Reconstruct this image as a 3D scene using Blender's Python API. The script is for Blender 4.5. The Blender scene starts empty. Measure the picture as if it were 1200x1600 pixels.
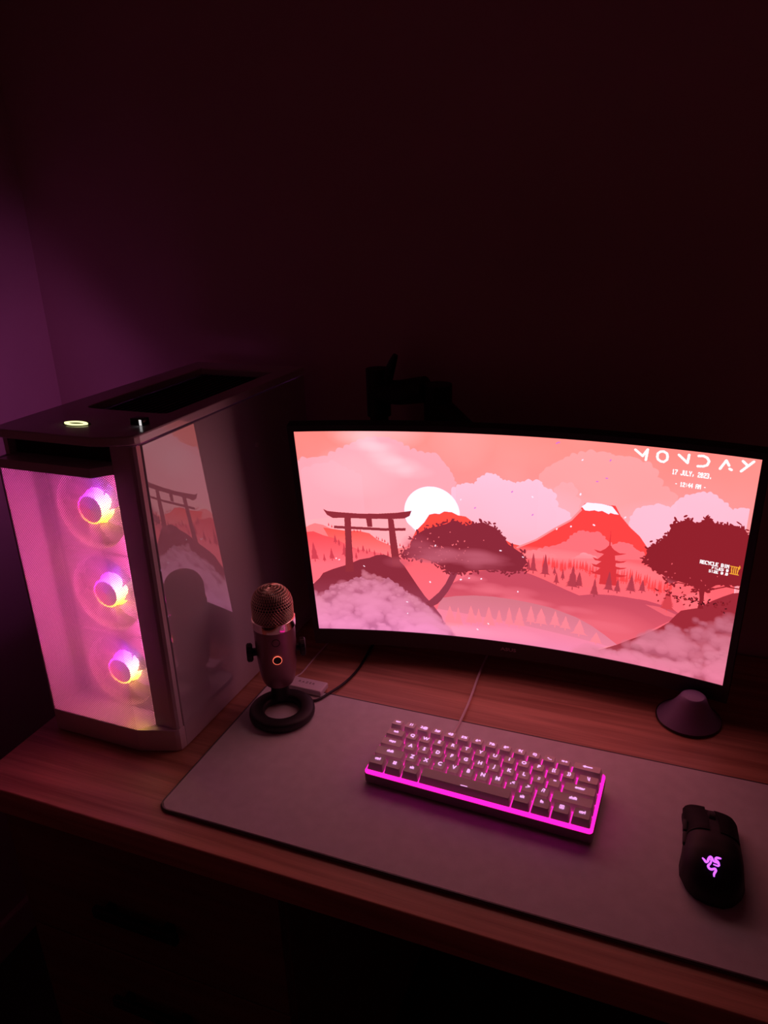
import bpy, bmesh, math, random
import numpy as np
from mathutils import Vector, Matrix
R = math.radians
PI = math.pi
sc = bpy.context.scene
COL = sc.collection

# ------------------------------------------------------------------ camera
cam_data = bpy.data.cameras.new('camera')
cam = bpy.data.objects.new('camera', cam_data)
COL.objects.link(cam)
c_r = Vector((0.93169626, 0.36184643, -0.03176857))
c_u = Vector((-0.1057598, 0.3539016, 0.92928388))
c_f = Vector((-0.347501, 0.86245047, -0.3679976))
m = Matrix((c_r, c_u, -c_f)).transposed().to_4x4()
m.translation = Vector((0.09334, -0.67863, 0.70361))
cam.matrix_world = m
cam_data.sensor_fit = 'HORIZONTAL'
cam_data.sensor_width = 36.0
cam_data.lens = 1205.43 / 1200 * 36.0
cam_data.clip_start = 0.02
sc.camera = cam

# ------------------------------------------------------------------ world, exposure
wd = bpy.data.worlds.new('night')
sc.world = wd
wd.use_nodes = True
wd.node_tree.nodes['Background'].inputs[0].default_value = (0.01, 0.008, 0.012, 1)
wd.node_tree.nodes['Background'].inputs[1].default_value = 0.0
vs = sc.view_settings
vs.view_transform = 'Standard'
vs.look = 'None'
vs.exposure = 0.0
vs.gamma = 1.0
vs.use_curve_mapping = False

SCREEN_POWER = 1.0
FAN_RING_POWER = 10.0
FRONT_FILL_W = 0.6
CASE_LIGHT_W = 0.34
KEY_GLOW = 1.9

# ------------------------------------------------------------------ materials
def new_mat(name):
    mt = bpy.data.materials.new(name)
    mt.use_nodes = True
    nt = mt.node_tree
    return mt, nt, nt.nodes['Principled BSDF']

def pmat(name, col, rough=0.5, metal=0.0, spec=0.5, coat=0.0, coat_rough=0.05, coat_ior=1.9, bump=0.0, bscale=400.0, var=0.0, vscale=8.0, ior=1.5):
    mt, nt, b = new_mat(name)
    b.inputs['Base Color'].default_value = (*col, 1)
    b.inputs['Roughness'].default_value = rough
    b.inputs['Metallic'].default_value = metal
    b.inputs['Specular IOR Level'].default_value = spec
    b.inputs['IOR'].default_value = ior
    b.inputs['Coat Weight'].default_value = coat
    b.inputs['Coat Roughness'].default_value = coat_rough
    b.inputs['Coat IOR'].default_value = coat_ior
    tc = nt.nodes.new('ShaderNodeTexCoord')
    if bump:
        n = nt.nodes.new('ShaderNodeTexNoise'); n.inputs['Scale'].default_value = bscale
        bp = nt.nodes.new('ShaderNodeBump'); bp.inputs['Strength'].default_value = bump; bp.inputs['Distance'].default_value = 0.0005
        nt.links.new(tc.outputs['Object'], n.inputs['Vector'])
        nt.links.new(n.outputs['Fac'], bp.inputs['Height'])
        nt.links.new(bp.outputs['Normal'], b.inputs['Normal'])
    if var:
        n2 = nt.nodes.new('ShaderNodeTexNoise'); n2.inputs['Scale'].default_value = vscale; n2.inputs['Detail'].default_value = 4
        rp = nt.nodes.new('ShaderNodeValToRGB')
        rp.color_ramp.elements[0].position = 0.3; rp.color_ramp.elements[1].position = 0.7
        rp.color_ramp.elements[0].color = (*[x * (1 - var) for x in col], 1)
        rp.color_ramp.elements[1].color = (*[min(1, x * (1 + var)) for x in col], 1)
        nt.links.new(tc.outputs['Object'], n2.inputs['Vector'])
        nt.links.new(n2.outputs['Fac'], rp.inputs['Fac'])
        nt.links.new(rp.outputs['Color'], b.inputs['Base Color'])
    return mt

def emat(name, col, power):
    mt = bpy.data.materials.new(name)
    mt.use_nodes = True
    nt = mt.node_tree
    nt.nodes.clear()
    e = nt.nodes.new('ShaderNodeEmission'); o = nt.nodes.new('ShaderNodeOutputMaterial')
    e.inputs[0].default_value = (*col, 1); e.inputs[1].default_value = power
    nt.links.new(e.outputs[0], o.inputs[0])
    return mt

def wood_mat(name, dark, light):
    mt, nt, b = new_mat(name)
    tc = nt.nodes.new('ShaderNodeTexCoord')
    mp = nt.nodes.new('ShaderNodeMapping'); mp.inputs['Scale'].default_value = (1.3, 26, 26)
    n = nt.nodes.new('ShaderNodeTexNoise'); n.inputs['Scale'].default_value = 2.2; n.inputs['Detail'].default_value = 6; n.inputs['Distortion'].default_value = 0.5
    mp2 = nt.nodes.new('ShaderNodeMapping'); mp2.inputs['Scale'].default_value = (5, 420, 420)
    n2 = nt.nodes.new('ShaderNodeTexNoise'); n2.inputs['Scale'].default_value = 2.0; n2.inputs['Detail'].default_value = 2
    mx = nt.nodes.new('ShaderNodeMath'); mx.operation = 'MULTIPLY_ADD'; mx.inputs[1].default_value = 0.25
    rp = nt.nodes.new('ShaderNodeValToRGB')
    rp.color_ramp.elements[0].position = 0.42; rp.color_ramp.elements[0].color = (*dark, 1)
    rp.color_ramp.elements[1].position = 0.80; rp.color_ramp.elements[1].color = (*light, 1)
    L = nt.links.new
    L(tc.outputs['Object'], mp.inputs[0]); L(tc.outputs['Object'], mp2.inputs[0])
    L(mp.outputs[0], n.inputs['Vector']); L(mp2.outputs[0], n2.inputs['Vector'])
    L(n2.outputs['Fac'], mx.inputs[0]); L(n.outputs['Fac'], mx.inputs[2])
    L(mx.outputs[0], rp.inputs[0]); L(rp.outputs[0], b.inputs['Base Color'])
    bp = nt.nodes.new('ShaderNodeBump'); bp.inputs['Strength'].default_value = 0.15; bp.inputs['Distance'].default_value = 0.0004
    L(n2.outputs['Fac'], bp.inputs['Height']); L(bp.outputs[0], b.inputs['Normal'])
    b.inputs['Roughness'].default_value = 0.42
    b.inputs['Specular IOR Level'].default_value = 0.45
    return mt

M = dict(
    wall=pmat('painted_plaster', (0.76, 0.58, 0.56), 0.85, bump=0.15, bscale=180, var=0.03),
    floor=pmat('dark_floor', (0.08, 0.06, 0.05), 0.6, var=0.2, vscale=5),
    wood=wood_mat('walnut_laminate', (0.44, 0.21, 0.13), (0.80, 0.44, 0.28)),
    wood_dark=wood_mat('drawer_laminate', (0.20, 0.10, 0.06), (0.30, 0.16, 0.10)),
    mat=pmat('mat_fabric', (0.80, 0.84, 0.84), 0.75, spec=0.35, bump=0.35, bscale=1500, var=0.04, vscale=60),
    rubber=pmat('mat_edge_rubber', (0.10, 0.09, 0.095), 0.35),
    white=pmat('case_white_paint', (0.72, 0.72, 0.76), 0.38, bump=0.03, bscale=900, coat=0.8, coat_rough=0.08, coat_ior=1.7),
    gloss=pmat('gloss_side_panel', (0.60, 0.62, 0.68), 0.45, coat=1.0, coat_rough=0.012, coat_ior=2.25),
    dark=pmat('black_plastic', (0.012, 0.011, 0.013), 0.5, bump=0.1, bscale=1200),
    mouse=pmat('black_matte_shell', (0.010, 0.009, 0.011), 0.62, bump=0.12, bscale=1600),
    glossblack=pmat('black_gloss', (0.010, 0.010, 0.012), 0.25),
    recess_shade=pmat('recess_painted_shade', (0.02, 0.02, 0.02), 0.7),
    fanwhite=pmat('frosted_fan_plastic', (0.80, 0.78, 0.80), 0.5),
    mesh=pmat('white_mesh_metal', (0.62, 0.58, 0.60), 0.45),
    keycap=pmat('keycap_plastic', (0.95, 0.95, 0.95), 0.5, bump=0.04, bscale=1500, coat=0.6, coat_rough=0.3, coat_ior=1.6),
    case_kb=pmat('keyboard_case', (0.30, 0.24, 0.26), 0.45),
    micbody=pmat('mic_satin_metal', (0.28, 0.15, 0.18), 0.36, metal=0.5),
    chrome=pmat('polished_band', (0.80, 0.66, 0.62), 0.12, metal=1.0),
    grille=pmat('grille_wire', (0.80, 0.58, 0.46), 0.38, metal=0.6),
    whiteplastic=pmat('white_plastic', (0.88, 0.88, 0.90), 0.45),
    cord=pmat('pale_braided_cord', (0.85, 0.78, 0.80), 0.7, bump=0.4, bscale=2500),
    grey_print=pmat('grey_print', (0.30, 0.28, 0.29), 0.5),
    standgrey=pmat('stand_satin_grey', (0.26, 0.20, 0.34), 0.5),
    steel=pmat('arm_dark_steel', (0.016, 0.015, 0.017), 0.5),
)
M['backlight'] = emat('keyboard_backlight', (1.0, 0.012, 0.40), KEY_GLOW)
M['legend'] = emat('lit_legend', (1.0, 0.42, 0.92), 1.25)
M['mouse_logo'] = emat('lit_mouse_logo', (0.62, 0.12, 1.0), 1.5)
M['mic_led'] = emat('mic_led_ring', (1.0, 0.16, 0.10), 1.3)
M['power_led'] = emat('power_led', (1.0, 0.98, 0.42), 1.6)
M['plug_glint'] = emat('painted_plug_glint', (0.9, 0.85, 0.85), 0.8)  # glow that stands in for a white highlight, no diode

def glass_mat():
    mt = bpy.data.materials.new('clear_side_glass')
    mt.use_nodes = True
    nt = mt.node_tree; nt.nodes.clear()
    t = nt.nodes.new('ShaderNodeBsdfTransparent'); t.inputs[0].default_value = (0.9, 0.9, 0.92, 1)
    g = nt.nodes.new('ShaderNodeBsdfGlossy'); g.inputs['Roughness'].default_value = 0.02
    fr = nt.nodes.new('ShaderNodeFresnel'); fr.inputs[0].default_value = 1.45
    mx = nt.nodes.new('ShaderNodeMixShader'); o = nt.nodes.new('ShaderNodeOutputMaterial')
    L = nt.links.new
    L(fr.outputs[0], mx.inputs[0]); L(t.outputs[0], mx.inputs[1]); L(g.outputs[0], mx.inputs[2]); L(mx.outputs[0], o.inputs[0])
    return mt
M['glass'] = glass_mat()
def let_through(mt, col, fac):          # frosted plastic that lets part of the light behind it through
    nt_ = mt.node_tree
    tr_ = nt_.nodes.new('ShaderNodeBsdfTranslucent'); tr_.inputs[0].default_value = (*col, 1)
    mx_ = nt_.nodes.new('ShaderNodeMixShader'); mx_.inputs[0].default_value = fac
    nt_.links.new(nt_.nodes['Principled BSDF'].outputs[0], mx_.inputs[1]); nt_.links.new(tr_.outputs[0], mx_.inputs[2])
    nt_.links.new(mx_.outputs[0], nt_.nodes['Material Output'].inputs[0])
let_through(M['fanwhite'], (0.85, 0.82, 0.85), 0.4)
let_through(M['keycap'], (0.92, 0.88, 0.90), 0.07)

def ring_mat(name, power, stops):
    # RGB fan light: the colour of each diode follows its angle round the hub
    mt = bpy.data.materials.new(name)
    mt.use_nodes = True
    nt = mt.node_tree; nt.nodes.clear()
    L = nt.links.new
    tc = nt.nodes.new('ShaderNodeTexCoord'); sx = nt.nodes.new('ShaderNodeSeparateXYZ')
    at = nt.nodes.new('ShaderNodeMath'); at.operation = 'ARCTAN2'
    mr = nt.nodes.new('ShaderNodeMapRange'); mr.inputs[1].default_value = -PI; mr.inputs[2].default_value = PI
    rp = nt.nodes.new('ShaderNodeValToRGB')
    cr = rp.color_ramp
    cr.elements[0].position, cr.elements[0].color = stops[0][0], (*stops[0][1], 1)
    cr.elements[1].position, cr.elements[1].color = stops[-1][0], (*stops[-1][1], 1)
    for p, c in stops[1:-1]:
        e = cr.elements.new(p); e.color = (*c, 1)
    em = nt.nodes.new('ShaderNodeEmission'); em.inputs[1].default_value = power
    o = nt.nodes.new('ShaderNodeOutputMaterial')
    L(tc.outputs['Object'], sx.inputs[0]); L(sx.outputs['Z'], at.inputs[0]); L(sx.outputs['X'], at.inputs[1])
    L(at.outputs[0], mr.inputs[0]); L(mr.outputs[0], rp.inputs[0]); L(rp.outputs[0], em.inputs[0]); L(em.outputs[0], o.inputs[0])
    return mt
M['fan_ring'] = ring_mat('fan_rgb_ring', FAN_RING_POWER, [(0.0, (1.0, 0.02, 0.16)), (0.12, (1.0, 0.16, 0.02)), (0.27, (1.0, 0.42, 0.02)), (0.42, (1.0, 0.55, 0.08)),
    (0.55, (1.0, 0.45, 0.40)), (0.66, (0.80, 0.16, 0.90)), (0.80, (0.40, 0.03, 1.0)), (0.92, (0.95, 0.02, 0.50)), (1.0, (1.0, 0.02, 0.16))])
M['fan_hub'] = ring_mat('lit_frosted_hub', 1.2, [(0.0, (1.0, 0.06, 0.28)), (0.2, (1.0, 0.10, 0.18)), (0.35, (0.9, 0.22, 0.30)), (0.5, (0.75, 0.2, 0.45)), (0.7, (0.65, 0.10, 0.85)), (0.85, (0.8, 0.05, 0.7)), (1.0, (1.0, 0.06, 0.28))])

# ------------------------------------------------------------------ mesh helpers
def link(name, me, mat, parent=None, loc=None, smooth=False):
    o = bpy.data.objects.new(name, me)
    COL.objects.link(o)
    if mat is not None and not me.materials:
        me.materials.append(mat)
    if parent is not None:
        o.parent = parent
    if loc is not None:
        o.location = loc
    return o

def finish(bm, name, smooth=False, angle=35):
    bmesh.ops.recalc_face_normals(bm, faces=bm.faces)
    me = bpy.data.meshes.new(name)
    bm.to_mesh(me); bm.free()
    if smooth:
        me.polygons.foreach_set('use_smooth', [True] * len(me.polygons))
        me.set_sharp_from_angle(angle=R(angle))
        me.polygons.foreach_set('use_smooth', [p.area < 4e-4 for p in me.polygons])   # broad flat faces stay flat
    return me

def obj(name, bm, mat, parent=None, loc=None, smooth=True, angle=35):
    return link(name, finish(bm, name, smooth, angle), mat, parent, loc)

def box(bm, lo, hi, bev=0.0, seg=2, mtx=None):
    lo, hi = Vector(lo), Vector(hi)
    t = bmesh.new()
    bmesh.ops.create_cube(t, size=1.0)
    for v in t.verts:
        v.co = Vector(((v.co.x + .5) * (hi.x - lo.x) + lo.x, (v.co.y + .5) * (hi.y - lo.y) + lo.y, (v.co.z + .5) * (hi.z - lo.z) + lo.z))
    if bev:
        bmesh.ops.bevel(t, geom=list(t.edges), offset=bev, segments=seg, affect='EDGES', profile=0.5)
    merge(bm, t, mtx)

def merge(bm, t, mtx=None):
    if mtx is not None:
        t.transform(mtx)
    me = bpy.data.meshes.new('tmp')
    t.to_mesh(me); t.free()
    bm.from_mesh(me)
    bpy.data.meshes.remove(me)

def prism(bm, poly, z0, z1, bev=0.0, seg=2, mtx=None):
    t = bmesh.new()
    lo = [t.verts.new((x, y, z0)) for x, y in poly]
    hi = [t.verts.new((x, y, z1)) for x, y in poly]
    n = len(poly)
    t.faces.new(lo[::-1]); t.faces.new(hi)
    for i in range(n):
        t.faces.new((lo[i], lo[(i + 1) % n], hi[(i + 1) % n], hi[i]))
    bmesh.ops.recalc_face_normals(t, faces=t.faces)
    if bev:
        es = [e for e in t.edges if abs(e.verts[0].co.z - e.verts[1].co.z) < 1e-6]
        bmesh.ops.bevel(t, geom=es, offset=bev, segments=seg, affect='EDGES', profile=0.5)
    merge(bm, t, mtx)

def frame_prism(bm, outer, inner, z0, z1, mtx=None):
    # a plate with one hole; outer and inner have the same number of points
    t = bmesh.new()
    n = len(outer)
    a = [[t.verts.new((x, y, z)) for x, y in p] for p in (outer, inner) for z in (z0, z1)]
    for i in range(n):
        j = (i + 1) % n
        t.faces.new((a[0][i], a[0][j], a[1][j], a[1][i]))
        t.faces.new((a[2][j], a[2][i], a[3][i], a[3][j]))
        t.faces.new((a[0][j], a[0][i], a[2][i], a[2][j]))
        t.faces.new((a[1][i], a[1][j], a[3][j], a[3][i]))
    merge(bm, t, mtx)

def lathe(bm, prof, seg=48, mtx=None, cap=True):
    t = bmesh.new()
    rings = []
    for r, z in prof:
        if r < 1e-6:
            rings.append([t.verts.new((0, 0, z))])
        else:
            rings.append([t.verts.new((r * math.cos(2 * PI * k / seg), r * math.sin(2 * PI * k / seg), z)) for k in range(seg)])
    for A, B in zip(rings, rings[1:]):
        for k in range(seg):
            l = (k + 1) % seg
            if len(A) == 1 and len(B) == 1:
                continue
            if len(A) == 1:
                t.faces.new((A[0], B[l], B[k]))
            elif len(B) == 1:
                t.faces.new((A[k], A[l], B[0]))
            else:
                t.faces.new((A[k], A[l], B[l], B[k]))
    if cap:
        for rr in (rings[0], rings[-1]):
            if len(rr) > 1:
                t.faces.new(rr)
    bmesh.ops.recalc_face_normals(t, faces=t.faces)
    merge(bm, t, mtx)

def tube(bm, pts, rad, seg=10, closed=False):
    pts = [Vector(p) for p in pts]
    n = len(pts)
    rad = rad if isinstance(rad, (list, tuple)) else [rad] * n
    t = bmesh.new()
    rings = []
    up = Vector((0, 0, 1))
    for i, p in enumerate(pts):
        a = pts[(i - 1) % n] if (closed or i > 0) else p
        b = pts[(i + 1) % n] if (closed or i < n - 1) else p
        d = (b - a).normalized()
        ref = up if abs(d.dot(up)) < 0.95 else Vector((1, 0, 0))
        s = d.cross(ref).normalized(); w = s.cross(d)
        rings.append([t.verts.new(p + rad[i] * (math.cos(2 * PI * k / seg) * s + math.sin(2 * PI * k / seg) * w)) for k in range(seg)])
    for i in range(n if closed else n - 1):
        A, B = rings[i], rings[(i + 1) % n]
        for k in range(seg):
            l = (k + 1) % seg
            t.faces.new((A[k], A[l], B[l], B[k]))
    if not closed:
        t.faces.new(rings[0]); t.faces.new(rings[-1])
    bmesh.ops.recalc_face_normals(t, faces=t.faces)
    merge(bm, t)

def smooth_path(pts, n=8):
    P = [Vector(p) for p in pts]
    P = [2 * P[0] - P[1]] + P + [2 * P[-1] - P[-2]]
    out = []
    for i in range(1, len(P) - 2):
        for k in range(n):
            t = k / n
            a, b, c, d = P[i - 1], P[i], P[i + 1], P[i + 2]
            out.append(0.5 * ((2 * b) + (c - a) * t + (2 * a - 5 * b + 4 * c - d) * t * t + (3 * b - a - 3 * c + d) * t ** 3))
    out.append(P[-2])
    return out

def rrect(x0, y0, x1, y1, r, n=6):
    pts = []
    for cx, cy, a0 in ((x1 - r, y1 - r, 0), (x0 + r, y1 - r, 90), (x0 + r, y0 + r, 180), (x1 - r, y0 + r, 270)):
        for k in range(n + 1):
            a = R(a0 + 90 * k / n)
            pts.append((cx + r * math.cos(a), cy + r * math.sin(a)))
    return pts

def thing(name, label, cat, loc=(0, 0, 0), rot=(0, 0, 0), group=None):
    o = bpy.data.objects.new(name, None)
    COL.objects.link(o)
    o.empty_display_size = 0.05
    o.location = loc; o.rotation_euler = rot
    tag(o, label, cat, group)
    return o

def tag(o, label, cat, group=None):
    o['label'] = label; o['category'] = cat; o['kind'] = 'thing'
    if group:
        o['group'] = group
    return o

def struct(name, bm, mat):
    o = obj(name, bm, mat, smooth=False)
    o['kind'] = 'structure'
    return o

def text_meshes(specs):
    """specs: list of (string, size); returns flat meshes centred on the origin in XY (built-in font)"""
    tmp = []
    for s, size in specs:
        cu = bpy.data.curves.new('t', 'FONT')
        cu.body = s; cu.size = size; cu.align_x = 'CENTER'; cu.align_y = 'CENTER'
        cu.extrude = 0.00012; cu.resolution_u = 2; cu.offset = size * 0.018
        o = bpy.data.objects.new('t', cu); COL.objects.link(o); tmp.append(o)
    bpy.context.view_layer.update()
    dg = bpy.context.evaluated_depsgraph_get()
    out = []
    for o in tmp:
        me = bpy.data.meshes.new_from_object(o.evaluated_get(dg))
        me.materials.clear()
        out.append(me)
    for o in tmp:
        cu = o.data
        bpy.data.objects.remove(o); bpy.data.curves.remove(cu)
    return out

# ------------------------------------------------------------------ setting (desk top surface is z = 0)
FLOOR, CEIL = -0.735, 1.75
WX0, WX1, WY0, WY1 = -1.12, 1.5, -1.9, 0.55
bm = bmesh.new(); box(bm, (WX0 - .1, WY1, FLOOR - .05), (WX1 + .1, WY1 + .1, CEIL + .05)); struct('wall_back', bm, M['wall'])
bm = bmesh.new(); box(bm, (WX0 - .1, WY0 - .1, FLOOR - .05), (WX0, WY1, CEIL + .05)); struct('wall_left', bm, M['wall'])
bm = bmesh.new(); box(bm, (WX1, WY0 - .1, FLOOR - .05), (WX1 + .1, WY1, CEIL + .05)); struct('wall_right', bm, M['wall'])
bm = bmesh.new(); box(bm, (WX0, WY0 - .1, FLOOR - .05), (WX1, WY0, CEIL + .05)); struct('wall_front', bm, M['wall'])
bm = bmesh.new(); box(bm, (WX0, WY0, FLOOR - .05), (WX1, WY1, FLOOR)); struct('floor', bm, M['floor'])
bm = bmesh.new(); box(bm, (WX0, WY0, CEIL), (WX1, WY1, CEIL + .05)); struct('ceiling', bm, M['wall'])
bm = bmesh.new(); box(bm, (WX0, WY1 - .014, FLOOR), (WX1, WY1, FLOOR + .08), .003); struct('baseboard_back', bm, M['wall'])
bm = bmesh.new(); box(bm, (WX0, WY0, FLOOR), (WX0 + .014, WY1 - .014, FLOOR + .08), .003); struct('baseboard_left', bm, M['wall'])

# ------------------------------------------------------------------ desk
DX0, DX1, DY0, DY1 = -0.748, 0.86, -0.1105, 0.545
desk = thing('desk', 'red-brown wood-grain desk with dark drawers, standing against the dark back wall', 'desk', (0.05, 0.2, FLOOR))
def D(bm, name, mat, parent=desk, **k):
    t = Matrix.Translation(-Vector(desk.location))
    if parent is desk:
        bm.transform(t)
    return obj(name, bm, mat, parent, **k)
bm = bmesh.new(); box(bm, (DX0, DY0, -.041), (DX1, DY1, 0), .0022, 3); D(bm, 'desktop', M['wood'])
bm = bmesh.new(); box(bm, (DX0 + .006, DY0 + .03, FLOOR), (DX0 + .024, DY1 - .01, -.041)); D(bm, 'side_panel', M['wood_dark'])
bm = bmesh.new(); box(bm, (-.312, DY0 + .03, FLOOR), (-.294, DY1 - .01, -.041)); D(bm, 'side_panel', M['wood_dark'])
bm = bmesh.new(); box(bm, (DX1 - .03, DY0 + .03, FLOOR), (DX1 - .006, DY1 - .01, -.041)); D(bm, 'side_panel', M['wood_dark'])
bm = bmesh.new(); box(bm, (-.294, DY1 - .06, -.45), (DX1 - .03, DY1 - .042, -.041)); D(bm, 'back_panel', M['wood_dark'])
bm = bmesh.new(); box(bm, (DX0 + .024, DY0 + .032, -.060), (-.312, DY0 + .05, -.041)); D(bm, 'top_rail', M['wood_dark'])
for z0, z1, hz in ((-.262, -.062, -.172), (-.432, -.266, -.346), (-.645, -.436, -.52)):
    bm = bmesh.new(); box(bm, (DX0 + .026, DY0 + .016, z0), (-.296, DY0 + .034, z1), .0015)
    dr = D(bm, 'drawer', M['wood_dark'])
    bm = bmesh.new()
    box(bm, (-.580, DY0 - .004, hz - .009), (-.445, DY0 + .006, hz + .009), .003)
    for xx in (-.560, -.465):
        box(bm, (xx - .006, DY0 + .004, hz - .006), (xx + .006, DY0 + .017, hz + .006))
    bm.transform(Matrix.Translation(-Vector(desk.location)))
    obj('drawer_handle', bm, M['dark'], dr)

# ------------------------------------------------------------------ desk mat
mat_o = thing('desk_mat', 'large grey fabric desk mat with dark rubber rim under the keyboard', 'desk mat', (-.0163, .077, 0))
mx0, my0, mx1, my1 = -.460, -.1472, .460, .1472
bm = bmesh.new(); prism(bm, rrect(mx0, my0, mx1, my1, .016), 0.0003, .0030, .0006); obj('fabric_top', bm, M['mat'], mat_o)
bm = bmesh.new(); rim = rrect(mx0, my0, mx1, my1, .016, 8)
rr_ = [.0023 if y < my0 + .008 else .0017 for x, y in rim]
tube(bm, [(x, y, r_ + .0001) for (x, y), r_ in zip(rim, rr_)], rr_, 10, True)
obj('rubber_rim', bm, M['rubber'], mat_o)

# ------------------------------------------------------------------ monitor
RS = Matrix(((0.99845124, -0.05528659, 0.00620532), (0.05563374, 0.99222099, -0.11136605), (0, 0.1115388, 0.99376008)))
SR, SW = 1.5138, 0.6162
SH = SW * 9 / 16
mon = thing('monitor', 'curved black monitor showing a red mountain and torii gate scene', 'monitor')
mon.matrix_world = Matrix.Translation((-0.12053, 0.33585, 0.23979)) @ RS.to_4x4()
def arc(s, depth=0.0):
    th = s / SR
    return (SR + depth) * math.sin(th), -(SR - (SR + depth) * math.cos(th))
def curved(bm, sx0, sx1, sect, n=40):
    """sweep a closed (depth, z) section along the screen's arc"""
    t = bmesh.new()
    rings = []
    for i in range(n + 1):
        s = sx0 + (sx1 - sx0) * i / n
        rings.append([t.verts.new((*arc(s, d), z)) for d, z in sect])
    k = len(sect)
    for A, B in zip(rings, rings[1:]):
        for j in range(k):
            t.faces.new((A[j], A[(j + 1) % k], B[(j + 1) % k], B[j]))
    t.faces.new(rings[0]); t.faces.new(rings[-1])
    bmesh.ops.recalc_face_normals(t, faces=t.faces)
    merge(bm, t)
bz, bzb = .009, .029
zt, zb = SH / 2, -SH / 2
bm = bmesh.new()
curved(bm, -SW / 2 - bz, SW / 2 + bz, [(.002, zb - bzb), (.002, zt + bz), (.018, zt + bz), (.030, zt - .02), (.034, zb + .06), (.026, zb - bzb + .01), (.016, zb - bzb)])
obj('housing', bm, M['dark'], mon, smooth=False)
bm = bmesh.new(); box(bm, (-.13, .010, -.11), (.13, .052, .10), .012, 3); obj('rear_cover', bm, M['dark'], mon)
bm = bmesh.new()
curved(bm, -SW / 2 - bz, SW / 2 + bz, [(-.002, zt), (-.002, zt + bz), (.003, zt + bz), (.003, zt)])
curved(bm, -SW / 2 - bz, SW / 2 + bz, [(-.002, zb - bzb), (-.002, zb), (.003, zb), (.003, zb - bzb)])
for a, b in ((-SW / 2 - bz, -SW / 2), (SW / 2, SW / 2 + bz)):
    curved(bm, a, b, [(-.002, zb), (-.002, zt), (.003, zt), (.003, zb)], 2)
bezel = obj('bezel', bm, M['dark'], mon, smooth=False)

# ------------------------------------------------------------------ the picture on the monitor (a flat print: painted in the screen's own 1600 x 900 pixels)
W_, H_ = 1600, 900
rng = np.random.default_rng(7)
random.seed(11)
img = np.zeros((H_, W_, 3), np.float32)
def vnoise(nx, ny, oct=4, seed=0):
    g = np.random.default_rng(seed); out = np.zeros((H_, W_), np.float32); amp = 1.0; tot = 0
    for o in range(oct):
        gx, gy = nx * 2 ** o, ny * 2 ** o
        a = g.random((gy + 2, gx + 2)).astype(np.float32)
        x = np.linspace(0, gx, W_, endpoint=False); y = np.linspace(0, gy, H_, endpoint=False)
        xi, yi = x.astype(int), y.astype(int); fx, fy = x - xi, y - yi
        fx = fx * fx * (3 - 2 * fx); fy = fy * fy * (3 - 2 * fy)
        t = a[yi][:, xi] * (1 - fx) + a[yi][:, xi + 1] * fx
        b = a[yi + 1][:, xi] * (1 - fx) + a[yi + 1][:, xi + 1] * fx
        out += amp * (t * (1 - fy)[:, None] + b * fy[:, None]); tot += amp; amp *= .5
    return out / tot
yy, xx = np.mgrid[0:H_, 0:W_].astype(np.float32)
def c255(c): return np.array(c, np.float32) / 255
def polymask(pts):
    m_ = np.zeros((H_, W_), bool)
    P = np.array([p[:2] for p in pts], float); Q = np.roll(P, -1, 0)
    y0, y1 = max(0, int(P[:, 1].min())), min(H_, int(P[:, 1].max()) + 2)
    for y in range(y0, y1):
        yc = y + .5
        hit = (P[:, 1] <= yc) != (Q[:, 1] <= yc)
        if not hit.any(): continue
        a, b = P[hit], Q[hit]
        xs = np.sort(a[:, 0] + (yc - a[:, 1]) / (b[:, 1] - a[:, 1]) * (b[:, 0] - a[:, 0]))
        for i in range(0, len(xs) - 1, 2):
            m_[y, max(0, int(round(xs[i]))):max(0, int(round(xs[i + 1])))] = True
    return m_
def paint(mask, col, alpha=1.0, col2=None, v0=0, v1=900):
    c = c255(col)
    if col2 is not None:
        t = np.clip((yy - v0) / (v1 - v0), 0, 1)[..., None]
        c = c255(col) * (1 - t) + c255(col2) * t
        c = c[mask]
    a = alpha[mask][:, None] if isinstance(alpha, np.ndarray) else alpha
    img[mask] = img[mask] * (1 - a) + c * a
def poly(pts, col, alpha=1.0, **k): paint(polymask(pts), col, alpha, **k)
def ell(cx, cy, rx, ry, col, alpha=1.0, rot=0.0):
    r_ = int(max(rx, ry)) + 2
    x0, x1, y0, y1 = max(0, int(cx) - r_), min(W_, int(cx) + r_), max(0, int(cy) - r_), min(H_, int(cy) + r_)
    if x0 >= x1 or y0 >= y1: return
    X, Y = xx[y0:y1, x0:x1] - cx, yy[y0:y1, x0:x1] - cy
    c_, s_ = math.cos(rot), math.sin(rot)
    mk = ((X * c_ + Y * s_) / rx) ** 2 + ((-X * s_ + Y * c_) / ry) ** 2 < 1
    sub = img[y0:y1, x0:x1]
    sub[mk] = sub[mk] * (1 - alpha) + c255(col) * alpha
def blob(cx, cy, rx, ry, col, alpha=1.0, power=1.0):
    x0, x1, y0, y1 = max(0, int(cx - rx)), min(W_, int(cx + rx)), max(0, int(cy - ry)), min(H_, int(cy + ry))
    if x0 >= x1 or y0 >= y1: return
    d = ((xx[y0:y1, x0:x1] - cx) / rx) ** 2 + ((yy[y0:y1, x0:x1] - cy) / ry) ** 2
    a = (np.clip(1 - d, 0, 1) ** power * alpha)[..., None]
    img[y0:y1, x0:x1] = img[y0:y1, x0:x1] * (1 - a) + c255(col) * a
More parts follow.
